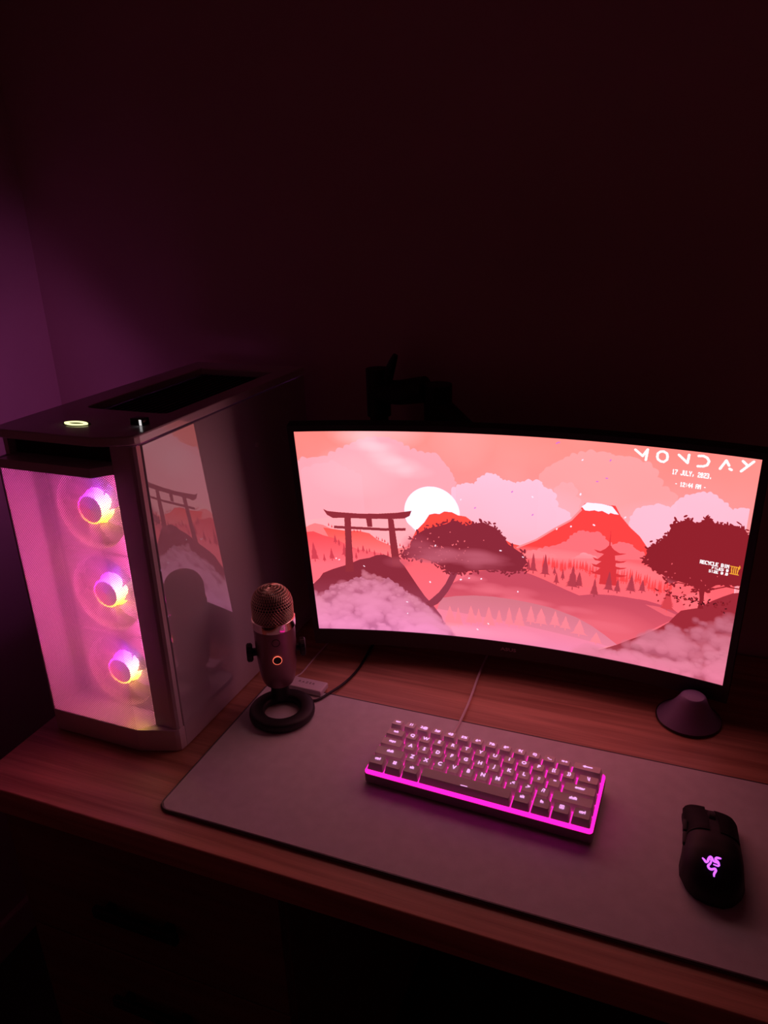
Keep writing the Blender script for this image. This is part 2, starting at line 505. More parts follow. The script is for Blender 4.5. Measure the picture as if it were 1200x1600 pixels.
def stroke(pts, w, col):
    for a, b in zip(pts, pts[1:]):
        ax_, ay, bx, by = a[0], a[1], b[0], b[1]
        x0, x1, y0, y1 = [int(v) for v in (max(0, min(ax_, bx) - w), min(W_, max(ax_, bx) + w + 1), max(0, min(ay, by) - w), min(H_, max(ay, by) + w + 1))]
        if x0 >= x1 or y0 >= y1: continue
        X, Y = xx[y0:y1, x0:x1], yy[y0:y1, x0:x1]
        L2 = (bx - ax_) ** 2 + (by - ay) ** 2 + 1e-6
        t = np.clip(((X - ax_) * (bx - ax_) + (Y - ay) * (by - ay)) / L2, 0, 1)
        d = np.hypot(X - ax_ - t * (bx - ax_), Y - ay - t * (by - ay))
        img[y0:y1, x0:x1][d < w / 2] = c255(col)
def lumpy(pts, n=3, amp=.28, seed=1):
    g = random.Random(seed); out = []
    for a, b in zip(pts, pts[1:]):
        for k in range(n):
            t0, t1 = k / n, (k + 1) / n
            p = (a[0] + (b[0] - a[0]) * t0, a[1] + (b[1] - a[1]) * t0); q = (a[0] + (b[0] - a[0]) * t1, a[1] + (b[1] - a[1]) * t1)
            dx, dy = q[0] - p[0], q[1] - p[1]; h = amp * (0.15 + 1.5 * g.random())
            for j in range(6):
                s = j / 6
                out.append((p[0] + dx * s + dy * h * math.sin(PI * s), p[1] + dy * s - dx * h * math.sin(PI * s)))
    out.append(pts[-1])
    return out
def skycloud(top, bottom_v, col, a_top, a_bot, n=2, seed=1):
    pts = lumpy(top, n, .25, seed) + [(top[-1][0], bottom_v), (top[0][0], bottom_v)]
    mk = polymask(pts)
    vmin = min(p[1] for p in top)
    al = (a_top + (a_bot - a_top) * np.clip((yy - vmin) / (bottom_v - vmin), 0, 1)).astype(np.float32)
    paint(mk, col, al)
n_soft = vnoise(5, 3, 4, 3)
n_fine = vnoise(16, 10, 4, 5)
# sky
t = np.clip(yy / 480, 0, 1)[..., None]
img[:] = c255((255, 133, 126)) * (1 - t) + c255((255, 150, 160)) * t
img += ((n_soft - .5) * .10)[..., None] * np.array([0, 1, 1.1], np.float32)
blob(310, 0, 200, 90, (255, 190, 195), .6); blob(620, 0, 130, 160, (255, 160, 160), .45)
skycloud([(-26,130),(38,110),(118,101),(180,70),(231,44),(290,28),(343,25),(390,42),(433,74),(488,85),(531,83),(567,133),(590,173),(598,209)], 520, (255, 160, 176), .9, .5, 2, 2)
skycloud([(8,160),(85,132),(148,127),(194,161),(242,180)], 420, (255, 166, 182), .5, .1, 2, 9)
for k in range(14): blob(250 + k * 12 + random.uniform(-18, 18), 20 + k * 11 + random.uniform(-14, 14), random.uniform(40, 110), random.uniform(22, 50), (255, 205, 214), .22)
blob(220, 170, 190, 120, (255, 176, 186), .5)
skycloud([(901,145),(918,126),(961,90),(1004,65),(1057,45),(1131,38),(1157,47),(1215,45),(1279,75),(1315,140),(1369,168)], 380, (255, 158, 162), .75, .25, 2, 4)
skycloud([(969,287),(961,215),(973,179),(1000,168),(1027,178),(1031,215),(1046,251)], 330, (255, 158, 165), .8, .4, 1, 5)
skycloud([(581,229),(617,206),(641,196),(667,202),(689,172),(724,152),(752,160),(773,177),(801,179),(819,186),(851,175),(908,170),(918,189),(952,206),(972,265),(1004,277),(1029,318)], 520, (255, 184, 208), .95, .45, 2, 6)
skycloud([(1216,329),(1223,282),(1235,243),(1271,220),(1320,207),(1349,215),(1370,182),(1404,158),(1436,143),(1475,143),(1511,167),(1541,190),(1566,176),(1589,176)], 520, (255, 182, 205), .9, .5, 2, 7)
blob(900, 300, 260, 120, (255, 180, 205), .35); blob(1380, 330, 260, 150, (255, 178, 202), .4)
# sun
ell(504, 332, 107, 113, (253, 232, 255))
# haze slope in front of the sun, left
mk = polymask([(-57,382),(8,374),(368,334),(396,367),(439,413),(482,470),(458,559),(-42,575)]); paint(mk, (255, 160, 168), .92)
# red mountain behind the tree
poly([(410,474),(439,413),(473,374),(494,339),(514,333),(534,334),(552,322),(581,323),(605,335),(634,338),(666,363),(702,396),(760,412),(808,438),(844,444),(929,509),(406,563)], (255, 70, 62))
# snow-capped mountain
poly([(820,456),(844,442),(898,410),(953,363),(1015,315),(1047,272),(1065,239),(1170,235),(1190,272),(1225,312),(1260,342),(1290,384),(1313,550),(810,612)], (255, 62, 62))
stroke([(828,452),(898,410),(962,356),(1020,312),(1053,266)], 7, (255, 130, 135))
poly([(1055,253),(1074,235),(1122,234),(1159,239),(1183,268),(1168,268),(1155,265),(1149,271),(1140,267),(1126,261),(1113,265),(1100,262),(1082,267),(1067,267)], (250, 225, 250))
def hazecloud(top, bv, col, a0, a1, seed): skycloud(top, bv, col, a0, a1, 2, seed)
hazecloud([(881,465),(923,445),(969,425),(1008,404),(1029,374),(1058,351),(1089,354),(1123,347),(1144,372),(1170,392),(1202,376),(1231,379),(1252,396),(1283,411)], 560, (255, 108, 118), .9, .9, 12)
hazecloud([(845,486),(880,459),(918,460),(975,468)], 560, (255, 120, 128), .8, .8, 14)
hazecloud([(974,559),(1012,510),(1041,467),(1071,440),(1104,448),(1137,475),(1184,494),(1251,490),(1296,456)], 560, (255, 152, 162), .85, .7, 13)
# left hills
poly([(-23,420),(16,397),(37,389),(70,397),(111,420),(156,443),(204,483),(305,515),(436,473),(429,621),(-45,716)], (255, 118, 122))
poly([(69,409),(107,415),(158,423),(209,422),(252,432),(283,460),(338,487),(408,527),(432,561),(197,573),(100,485)], (255, 78, 72), 1, col2=(255, 112, 118), v0=410, v1=520)
poly([(-9,429),(28,426),(65,444),(103,455),(165,490),(202,507),(305,524),(298,629),(-27,684)], (235, 72, 80), 1, col2=(255, 104, 118), v0=440, v1=580)
def pine(u, v, h, w, col, alpha=1.0, down=False):
    g = random.Random(int(u * 7 + v)); n = max(4, int(h / 7)); L_, R_ = [], []
    for i in range(n):
        f = (i + 1) / n; ww = w / 2 * f * (.8 + .35 * g.random()); y = v + (h * f if not down else -h * f)
        yi = y - (h / n * .35 if not down else -h / n * .35)
        L_ += [(u - ww, y), (u - ww * .62, yi)]; R_ += [(u + ww, y), (u + ww * .62, yi)]
    poly([(u, v)] + R_ + L_[::-1], col, alpha)
    if not down: poly([(u - 1.6, v + h - 2), (u + 1.6, v + h - 2), (u + 1.6, v + h + h * .12), (u - 1.6, v + h + h * .12)], col, alpha)
for u, v, h in [(92,386,13.2),(104,394,13.2),(192,413,13.2),(205,413,13.2),(218,413,11),(280,440,13.2),(287,445,13.2),(302,451,13.2),(312,456,13.2),(324,467,13.2),(372,471,13.2),(385,476,15.4),(406,469,17.6),(419,462,17.6)]:
    pine(u, v, h * 1.0, h * .5, (215, 58, 66))
for u, v, h in [(20,473,83.6),(59,527,35.2),(91,500,55),(112,438,39.6),(126,458,30.8),(145,478,57.2),(162,484,66),(201,492,28.6),(222,485,30.8),(236,500,24.2),(247,496,19.8),(267,505,26.4),(191,519,30.8),(292,515,26.4),(321,508,26.4)]:
    pine(u, v, h, h * .46, (200, 60, 76), .95)
# valley, right of the gate
poly([(368,541),(420,538),(534,553),(661,571),(785,557),(823,500),(881,493),(1294,433),(1480,432),(1579,409),(1600,724),(1065,869),(447,807),(400,685)], (255, 92, 100), 1, col2=(236, 98, 114), v0=470, v1=720)
poly([(858,533),(929,509),(1001,520),(1058,500),(1162,504),(1273,491),(1503,453),(1513,529),(884,616)], (255, 96, 104), .8)
blob(1010, 470, 330, 34, (255, 122, 130), .8); blob(1250, 490, 200, 40, (255, 120, 128), .6)
# small red forest line
for k in range(46):
    u = 930 + k * 10 + random.uniform(-3, 3)
    pine(u, 470 + 35 * math.sin(k * .35) * .3 + k * .6 + random.uniform(-8, 8), random.uniform(35, 60), random.uniform(10, 16), (240, 62, 66), .9)
# pagoda
PG = (208, 50, 58)
poly([(1160,336),(1162,336),(1164,396),(1168,397),(1176,537),(1167,539),(1159,396)], PG)
for (xl, yl), (xr, yr), (xc, yc) in (((928,858),(979,865),(953,851)), ((926,870),(980,876),(953,863)), ((924,880),(981,887),(953,873)), ((922,891),(980,899),(953,884))):
    pass
poly([(1161,393),(1147,412),(1130,425),(1107,421),(1121,432),(1142,434),(1182,435),(1202,429),(1221,420),(1197,422),(1178,412)], PG)
poly([(1142,437),(1123,459),(1104,454),(1114,466),(1137,467),(1195,465),(1213,459),(1225,449),(1204,455),(1183,454),(1182,435)], PG)
poly([(1139,464),(1120,484),(1101,482),(1113,493),(1134,495),(1199,491),(1217,485),(1227,478),(1205,482),(1187,480),(1188,458)], PG)
poly([(1138,492),(1117,515),(1098,513),(1111,524),(1136,525),(1204,523),(1219,518),(1232,510),(1208,512),(1192,509),(1192,487)], PG)
poly([(1142,434),(1182,435),(1198,561),(1134,565)], PG)
# bank and its pines
poly([(660,580),(711,568),(785,554),(846,554),(883,564),(932,580),(1019,614),(1065,629),(1123,612),(1192,604),(1305,602),(1394,614),(1429,638),(1296,759),(1217,827),(1133,777),(960,707),(811,695),(659,694),(529,717),(557,656)], (196, 72, 92), 1, col2=(225, 92, 108), v0=620, v1=840)
for u, v, h, w in [(890,466,83.6,33),(935,466,92.4,37.4),(978,541,48.4,26.4),(1038,501,96.8,55),(1062,524,66,39.6),(1119,542,74.8,35.2),(1169,503,83.6,39.6),(1200,530,57.2,30.8),(1247,501,74.8,39.6),(1286,515,52.8,30.8),(872,494,52.8,22),(1001,518,48.4,17.6),(970,511,39.6,15.4)]:
    pine(u, v, h, w, (172, 56, 72), .92)
pine(*[(1377,530)][0], 95, 60, (205, 62, 72), 1)
poly([(1302,620),(1351,619),(1419,641),(1449,622),(1410,555),(1491,522),(1514,542),(1433,654),(1376,652)], (255, 110, 118), .5)
for k in range(26):
    blob(560 + k * 26 + random.uniform(-20, 20), 620 + 5.2 * k + random.uniform(-28, 40), random.uniform(40, 90), random.uniform(14, 30), (226, 104, 122), .5)
blob(1180, 760, 190, 110, (225, 96, 112), .7)
# lake with mirrored pines
lake = [(529,717),(587,702),(659,691),(735,687),(811,689),(886,695),(960,704),(1058,730),(1120,759),(1169,790),(1217,824),(1161,853),(1079,904),(523,909),(500,801)]
mk = polymask(lake); paint(mk, (206, 112, 128), 1, col2=(228, 124, 152), v0=700, v1=880)
mk2 = mk & (yy > 760 + (xx - 400) * .10); paint(mk2, (238, 124, 150), .75, col2=(230, 128, 166), v0=790, v1=890)
for u, v, h, w in [(562,757,88,57.2),(596,760,79.2,35.2),(648,747,74.8,44),(679,756,61.6,30.8),(720,744,79.2,48.4),(761,751,57.2,30.8),(801,733,74.8,35.2),(841,727,79.2,39.6),(886,713,70.4,35.2),(926,719,66,48.4),(980,721,61.6,39.6),(1020,738,52.8,35.2),(1073,745,61.6,52.8),(1138,791,44,39.6)]:
    pine(u, v - 6, h * 1.15, w * 1.25, (246, 122, 136), .9)
blob(560, 870, 240, 40, (244, 150, 178), .6); blob(800, 860, 160, 40, (240, 140, 168), .5)
# left foreground hill and gate
DK = (143, 44, 60)
poly([(-27,684),(1,674),(31,643),(46,621),(88,602),(157,577),(203,554),(246,544),(273,531),(305,527),(330,537),(365,553),(384,576),(403,611),(432,664),(461,714),(491,752),(526,805),(550,893),(523,929),(-56,929)], DK, 1, col2=(170, 78, 110), v0=640, v1=860)
GT = (148, 46, 58)
poly([(77,326),(94,335),(140,340),(216,345),(292,344),(368,337),(426,326),(417,349),(396,361),(341,366),(239,367),(150,365),(112,366),(90,352)], GT)
poly([(158,362),(184,362),(178,484),(175,613),(140,614),(152,484)], GT)
poly([(331,364),(353,366),(360,463),(369,580),(337,582),(332,464)], GT)
poly([(113,400),(211,404),(313,407),(399,403),(398,415),(312,419),(210,416),(112,412)], GT)
poly([(244,367),(267,366),(267,403),(247,403)], GT)
# leaning tree
TR1 = (142, 42, 58)
poly([(449,756),(482,731),(520,690),(547,648),(569,598),(559,581),(580,576),(600,586),(578,639),(556,684),(529,726),(513,747),(486,765)], (150, 55, 75))
stroke([(569,589),(534,565),(497,545),(464,535)], 5, TR1); stroke([(589,590),(661,571),(736,560),(809,551)], 6, TR1)
def crown(pts, col, leaves, seed, rmin=5, rmax=11):
    g = random.Random(seed)
    mkc = polymask(pts); paint(mkc, col)
    for a, b in zip(pts, pts[1:] + pts[:1]):
        L_ = math.hypot(b[0] - a[0], b[1] - a[1])
        for k in range(int(L_ * leaves / 10) + 1):
            s = g.random()
            ell(a[0] + (b[0] - a[0]) * s + g.gauss(0, 7), a[1] + (b[1] - a[1]) * s + g.gauss(0, 7), g.uniform(rmin, rmax), g.uniform(2.5, 4.5), col, 1, g.uniform(0, PI))
    return mkc
cm = crown([(371,535),(386,505),(410,492),(427,450),(443,427),(474,405),(515,391),(555,377),(585,358),(609,362),(624,380),(663,366),(700,357),(748,378),(777,410),(794,442),(823,461),(852,480),(867,512),(846,549),(810,565),(760,560),(686,568),(610,588),(559,590),(529,563),(484,534),(446,537),(407,539)], TR1, 1.6, 21)
for k in range(70):
    u = random.gauss(500, 90); v = random.gauss(490, 40)
    vi, ui = int(min(899, max(0, v))), int(min(1599, max(0, u)))
    if cm[vi, ui]: ell(u, v, random.uniform(2, 5), random.uniform(1.5, 2.5), (240, 110, 118), .9, random.uniform(0, PI))
for k in range(26): blob(random.uniform(430, 740), random.uniform(470, 560), random.uniform(40, 110), random.uniform(16, 34), (190, 92, 112), .33)
blob(440, 480, 70, 60, (180, 80, 100), .4); blob(360, 560, 70, 30, (180, 80, 100), .5)
# right hill and its tree
poly([(1079,904),(1162,859),(1217,824),(1263,788),(1317,748),(1355,715),(1390,677),(1408,644),(1425,617),(1447,606),(1478,592),(1497,574),(1525,547),(1553,524),(1581,503),(1629,485),(1646,911),(1068,931)], (158, 42, 55), 1, col2=(170, 62, 78), v0=740, v1=860)
TR2 = (146, 33, 44)
poly([(1478,595),(1480,551),(1474,518),(1456,496),(1469,482),(1487,488),(1493,524),(1493,575),(1497,590)], TR2)
stroke([(1479,525),(1520,501),(1558,481),(1598,481)], 5, TR2); stroke([(1473,513),(1443,504),(1404,502),(1374,520)], 4, TR2)
cm2 = crown([(1277,439),(1288,415),(1290,384),(1314,371),(1333,340),(1348,327),(1357,295),(1368,273),(1383,263),(1402,252),(1418,249),(1436,260),(1452,257),(1464,231),(1480,232),(1494,249),(1514,250),(1541,245),(1560,245),(1587,254),(1611,290),(1626,435),(1603,469),(1567,473),(1528,483),(1491,519),(1470,519),(1443,504),(1404,497),(1375,514),(1360,491),(1337,472),(1310,464),(1295,446)], TR2, 1.7, 31)
for k in range(90):
    u, v = random.uniform(1330, 1580), random.gauss(560, 14)
    ell(u, v, random.uniform(3, 7), random.uniform(2, 3), (70, 15, 25) if random.random() < .35 else TR2, 1, random.uniform(0, PI))
for k in range(34):
    u = random.uniform(1270, 1560); v = random.gauss(505, 35)
    vi, ui = int(v), int(u)
    if cm2[vi, ui]: ell(u, v, random.uniform(2, 4), random.uniform(1.5, 2.2), (230, 90, 100), .9, random.uniform(0, PI))
keep = img.copy()
for s in range(12): blob(1280 + s * 17, 492 + s * 5 + random.uniform(-8, 8), 50, 26, (178, 80, 96), .35)
img[~cm2] = keep[~cm2]
# foreground clouds
def puffs(path, seed, col_t, col_s, n, r0, r1, vend, spread):
    g = random.Random(seed); items = []
    for k in range(n):
        f = g.random() * (len(path) - 1); i = int(f); s = f - i
        u = path[i][0] + (path[i + 1][0] - path[i][0]) * s; v = path[i][1] + (path[i + 1][1] - path[i][1]) * s
        d = g.random() ** 1.1
        items.append((v + d * (vend - v), u + g.gauss(0, spread), d))
    for v, u, d in sorted(items):
        r_ = (r0 + (r1 - r0) * g.random() ** 2.2) * (.45 + .55 * min(1, d * 2))
        mix = min(1, .25 + d * .75)
        top = tuple(col_t[0][i] * (1 - mix) + col_t[1][i] * mix for i in range(3))
        sh = tuple(col_s[0][i] * (1 - mix) + col_s[1][i] * mix for i in range(3))
        blob(u + r_ * .10, v + r_ * .55, r_ * 1.25, r_ * 1.0, sh, .6, .9)
        blob(u - r_ * .10, v - r_ * .10, r_ * 1.0, r_ * .85, top, .62, .6)
lp = [(-14,706),(20,747),(86,683),(149,660),(218,633),(271,640),(323,643),(373,693),(418,730),(462,758),(500,817),(529,879)]
mk = polymask(lumpy(lp, 3, .3, 17) + [(520, 900), (0, 900)]); paint(mk, (190, 104, 130), .95, col2=(206, 116, 164), v0=680, v1=900)
puffs(lp, 5, [(206, 122, 142), (232, 136, 182)], [(178, 88, 112), (196, 104, 150)], 330, 12, 62, 905, 12)
puffs([(216,596),(233,611),(258,625),(297,645)], 6, [(190, 104, 124), (200, 110, 130)], [(172, 84, 104), (180, 90, 110)], 26, 8, 16, 640, 6)
rp_ = [(1278,824),(1320,777),(1360,722),(1402,691),(1441,686),(1484,646),(1513,619),(1554,613),(1583,596),(1609,605)]
puffs(rp_, 8, [(184, 98, 116), (214, 118, 142)], [(160, 70, 88), (184, 88, 112)], 110, 18, 56, 810, 16)
rb = [(1086,908),(1138,865),(1185,853),(1233,859),(1279,841),(1327,859),(1373,852),(1431,864),(1483,824),(1525,805),(1574,766),(1613,742)]
puffs(rb, 9, [(205, 118, 138), (226, 122, 152)], [(178, 90, 110), (196, 94, 124)], 190, 14, 58, 905, 14)
# drifting petals
for u, v in [(512,474),(765,473),(642,611),(690,609),(609,621),(833,650),(717,820),(673,854),(850,491),(386,748),(385,805),(107,550),(119,556),(219,584),(485,644),(1205,275),(1048,73),(1048,205),(1021,338),(1101,321),(880,234),(616,267),(-4,668),(971,355)]:
    ell(u, v, random.uniform(3, 5.5), random.uniform(2, 3.2), (255, 215, 235), 1, random.uniform(0, PI))
for u, v in [(959,18),(965,15),(1133,133),(1141,65),(1102,149),(806,220),(882,307),(669,298)]:
    ell(u, v, 5, 2.6, (205, 110, 205), .9, random.uniform(-1, 0))
# date and time
WH = (255, 244, 248)
for s in ([(1218,17),(1243,37),(1257,12),(1254,50)], [(1355,19),(1384,44),(1386,15)],
          [(1415,15),(1429,13),(1441,18),(1448,29),(1444,43),(1433,49),(1416,51)], [(1483,50),(1498,19),(1508,35)], [(1511,46),(1517,49)],
          [(1546,14),(1561,27)], [(1577,11),(1545,49)],
          [(1289,34),(1290,22),(1297,15),(1307,13),(1318,19),(1321,30),(1320,41),(1311,50),(1301,49),(1292,43),(1289,34)]):
    stroke(s, 8.2, WH)
F57 = {'0': '01110 10001 10011 10101 11001 10001 01110', '1': '00100 01100 00100 00100 00100 00100 01110', '2': '01110 10001 00001 00110 01000 10000 11111',
 '3': '11110 00001 00001 01110 00001 00001 11110', '4': '00010 00110 01010 10010 11111 00010 00010', '7': '11111 00001 00010 00100 01000 01000 01000',
 'A': '01110 10001 10001 11111 10001 10001 10001', 'B': '11110 10001 10001 11110 10001 10001 11110', 'C': '01111 10000 10000 10000 10000 10000 01111',
 'E': '11111 10000 10000 11110 10000 10000 11111', 'F': '11111 10000 10000 11110 10000 10000 10000', 'I': '00100 00100 00100 00100 00100 00100 00100',
 'J': '00001 00001 00001 00001 00001 10001 01110', 'L': '10000 10000 10000 10000 10000 10000 11111', 'M': '10001 11011 10101 10101 10001 10001 10001',
 'N': '10001 11001 10101 10011 10001 10001 10001', 'R': '11110 10001 10001 11110 10100 10010 10001', 'S': '01111 10000 10000 01110 00001 00001 11110',
 'U': '10001 10001 10001 10001 10001 10001 01110', 'Y': '10001 10001 01010 00100 00100 00100 00100', 'Z': '11111 00001 00010 00100 01000 10000 11111',
 ',': '00000 00000 00000 00000 00100 00100 01000', '.': '00000 00000 00000 00000 00000 00100 00100', ':': '00000 00100 00100 00000 00100 00100 00000',
 '-': '00000 00000 00000 01110 00000 00000 00000', ' ': '00000 00000 00000 00000 00000 00000 00000'}
def block_text(s, u0, u1, v0, v1, col):
    n = len(s); cw = (u1 - u0) / (n * 6 - 1); ch = (v1 - v0) / 7
    for i, ch_ in enumerate(s):
        for r_, row in enumerate(F57[ch_].split()):
            for c_, b in enumerate(row):
                if b == '1':
                    x_ = u0 + (i * 6 + c_) * cw; y_ = v0 + r_ * ch
                    img[int(y_):int(y_ + ch + 1), int(x_):int(x_ + cw * 1.25 + 1)] = c255(col)
(du0, dv0), (du1, dv1), (tu0, tv0), (tu1, tv1) = [(1341,73),(1463,90),(1354,120),(1450,127)]
vm = (dv0 + dv1) / 2; tm = (tv0 + tv1) / 2
block_text('17 JULY, 2023.', du0, du1, vm - 9, vm + 9, WH)
block_text('- 12:44 AM -', tu0, tu1, tm - 8, tm + 8, WH)
(ru0, rv0), (ru1, rv1), (rb0, rb1), (iu, iv) = [(1464,402),(1556,402),(1561,428),(1575,412)]
block_text('RECYCLE BIN', ru0, ru1, (rv0 + rv1) / 2 - 7, (rv0 + rv1) / 2 + 7, WH)
block_text('FILES 0', ru1 - 52, ru1, (rv0 + rv1) / 2 + 11, (rv0 + rv1) / 2 + 21, WH)
block_text('SIZE 0 B', ru1 - 60, ru1, (rv0 + rv1) / 2 + 25, (rv0 + rv1) / 2 + 35, WH)
OR = (235, 160, 50)
for dx in (-10, -3, 3, 10): stroke([(iu + dx, iv - 12), (iu + dx * .9, iv + 14)], 3.2, OR)
stroke([(iu - 15, iv - 14), (iu + 15, iv - 14)], 3.4, OR); stroke([(iu - 13, iv + 15), (iu + 13, iv + 15)], 3.4, OR); stroke([(iu + 13, iv - 20), (iu + 13, iv - 8)], 3, OR)
np.clip(img, 0, 1, out=img)
pic = bpy.data.images.new('desktop_picture', W_, H_, float_buffer=True)
pic.colorspace_settings.name = 'Linear Rec.709'
lin = np.where(img <= .04045, img / 12.92, ((img + .055) / 1.055) ** 2.4)
lin *= 1 + .24 * np.clip((img[..., :1] - .55) / .40, 0, 1)      # the panel's highlights outshine its darks
buf = np.ones((H_, W_, 4), np.float32); buf[..., :3] = lin[::-1]
pic.pixels.foreach_set(buf.ravel())
pic.update()

scr_mat = bpy.data.materials.new('lit_screen')
scr_mat.use_nodes = True
nt = scr_mat.node_tree; nt.nodes.clear()
tx = nt.nodes.new('ShaderNodeTexImage'); tx.image = pic; tx.extension = 'EXTEND'
uvn = nt.nodes.new('ShaderNodeUVMap'); uvn.uv_map = 'UVMap'
em = nt.nodes.new('ShaderNodeEmission'); em.inputs[1].default_value = SCREEN_POWER
o_ = nt.nodes.new('ShaderNodeOutputMaterial')
nt.links.new(uvn.outputs[0], tx.inputs[0]); nt.links.new(tx.outputs[0], em.inputs[0]); nt.links.new(em.outputs[0], o_.inputs[0])
N = 48
bm = bmesh.new(); uvl = bm.loops.layers.uv.new('UVMap')
vv = [[bm.verts.new((*arc(SW * (i / N - .5), -.0005), z)) for i in range(N + 1)] for z in (zb, zt)]
for i in range(N):
    f = bm.faces.new((vv[0][i], vv[0][i + 1], vv[1][i + 1], vv[1][i]))
    for lp_, (a, b) in zip(f.loops, ((i, 0), (i + 1, 0), (i + 1, 1), (i, 1))):
        lp_[uvl].uv = (a / N, b)
me = bpy.data.meshes.new('screen'); bm.to_mesh(me); bm.free()
me.polygons.foreach_set('use_smooth', [True] * len(me.polygons))
scr = link('screen', me, scr_mat, mon)

# ------------------------------------------------------------------ monitor arm behind the screen
arm = thing('monitor_mount', 'black jointed monitor mount whose elbow pokes up behind the monitor', 'monitor mount', (-.372, .47, 0))
A0 = Vector(arm.location)
def AL(x, y, z): return (x - A0.x, y - A0.y, z - A0.z)
bm = bmesh.new(); box(bm, AL(-.412, .43, 0.0), AL(-.332, .535, .012), .003); obj('clamp_base', bm, M['steel'], arm)
bm = bmesh.new(); tube(bm, [AL(-.372, .47, .01), AL(-.372, .47, .400)], .015, 20)
tube(bm, [AL(-.372, .47, .385), AL(-.372, .47, .462)], .0195, 20); obj('pole', bm, M['steel'], arm)
bm = bmesh.new(); tube(bm, [AL(-.362, .468, .430), AL(-.352, .466, .455), AL(-.342, .464, .478), AL(-.338, .463, .486)], [.012, .009, .006, .004], 12)
obj('lever', bm, M['steel'], arm)
bm = bmesh.new()
tube(bm, [AL(-.372, .466, .425), AL(-.33, .46, .427), AL(-.285, .452, .436)], [.018, .020, .021], 16)
tube(bm, [AL(-.264, .449, .385), AL(-.264, .449, .446)], .022, 20)
obj('upper_link', bm, M['steel'], arm)
bm = bmesh.new()
tube(bm, [AL(-.264, .447, .41), AL(-.20, .437, .36), AL(-.139, .428, .29)], [.021, .020, .018], 16)
tube(bm, [AL(-.122, .432, .262), AL(-.121, .414, .250)], .022, 18)
box(bm, AL(-.171, .404, .195), AL(-.071, .415, .295), .004)
obj('tilt_head', bm, M['steel'], arm)

# ------------------------------------------------------------------ letters
(txt_asus, txt_dongle), = [text_meshes([('ASUS', .0085), ('R A Z E R', .0068)])]
# monitor logo
ax_, ay_ = arc(0, -.0024)
lg = link('logo', txt_asus, M['grey_print'], mon)
lg.matrix_parent_inverse = Matrix.Identity(4)
lg.location = (ax_, ay_, zb - .0131); lg.rotation_euler = (PI / 2, 0, 0)
lg.scale = (1.25, 1, 1)

# ------------------------------------------------------------------ PC case
PW, PD, PH = .2116, .4357, .4589
pc = thing('pc_tower', 'white computer tower with mesh front and three glowing fans', 'computer', (-.5123, .0348, 0), (0, 0, -.0155))
XY = Matrix(((1, 0, 0, 0), (0, 0, -1, 0), (0, 1, 0, 0), (0, 0, 0, 1)))   # prism drawn in (x, z), extruded along -y
bm = bmesh.new()
box(bm, (-PW + .003, .012, .012), (-.0015, PD, .018))                       # floor
box(bm, (-PW + .003, PD - .004, .012), (-.0015, PD, PH - .014))             # back
box(bm, (-.0060, .012, .012), (-.0045, PD, PH - .014))                      # right wall behind the panel
box(bm, (-PW + .003, .050, .018), (-.006, .053, PH - .014))                 # fan wall
box(bm, (-PW, .012, PH - .022), (-PW + .003, PD, PH - .012)); box(bm, (-PW, .012, .010), (-PW + .003, PD, .024))
box(bm, (-PW, PD - .02, .01), (-PW + .003, PD, PH - .012)); box(bm, (-PW, .012, .01), (-PW + .003, .06, PH - .012))
obj('chassis', bm, M['white'], pc)
# side panel
bm = bmesh.new(); box(bm, (-.0042, .0125, .0015), (.0005, PD - .002, PH - .0135), .0012, 2); sp = obj('side_panel', bm, M['gloss'], pc)
bm = bmesh.new(); lathe(bm, [(0, .0015), (.0035, .0015), (.0042, .0006), (.0042, 0)], 20, Matrix.Translation((.0005, .268, .372)) @ Matrix.Rotation(PI / 2, 4, 'Y'))
obj('panel_screw', bm, M['white'], sp)
bm = bmesh.new(); box(bm, (-PW - .0005, .06, .024), (-PW + .0025, PD - .02, PH - .022)); obj('glass_panel', bm, M['glass'], pc)
# front frame
bm = bmesh.new()
low = [(-PW + .006, -.020), (-.056, -.020), (-.006, -.0025), (-.001, .002), (0, .010), (0, .030), (-.012, .049), (-PW, .049), (-PW, -.012)]
prism(bm, low, .0015, .036, .0012)
hd = [(-.2075, -.0195), (-.0565, -.0195), (-.0385, .001), (-.0385, .012), (-.2075, .012)]
prism(bm, hd, .4075, .4195)
colm = [(-.0385, .0005), (-.010, .0005), (-.0045, .0015), (-.0015, .0045), (-.0005, .0105), (-.0045, .0115), (-.0385, .030)]
prism(bm, colm, .036, PH - .0135)
prism(bm, [(-PW, -.008), (-.2085, -.0185), (-.2045, -.0195), (-.2045, -.012), (-.2045, .05), (-PW, .05)], .036, .4195)
prism(bm, [(-PW, .0), (-.2045, .0), (-.2045, .05), (-PW, .05)], .4195, PH - .0135)
fp = obj('front_frame', bm, M['white'], pc, angle=28)
bm = bmesh.new(); box(bm, (-PW + .006, .012, .4195), (-.0385, .020, PH - .013)); obj('front_recess', bm, M['recess_shade'], pc)  # near-black sheet: the shade under the lid is put into its colour
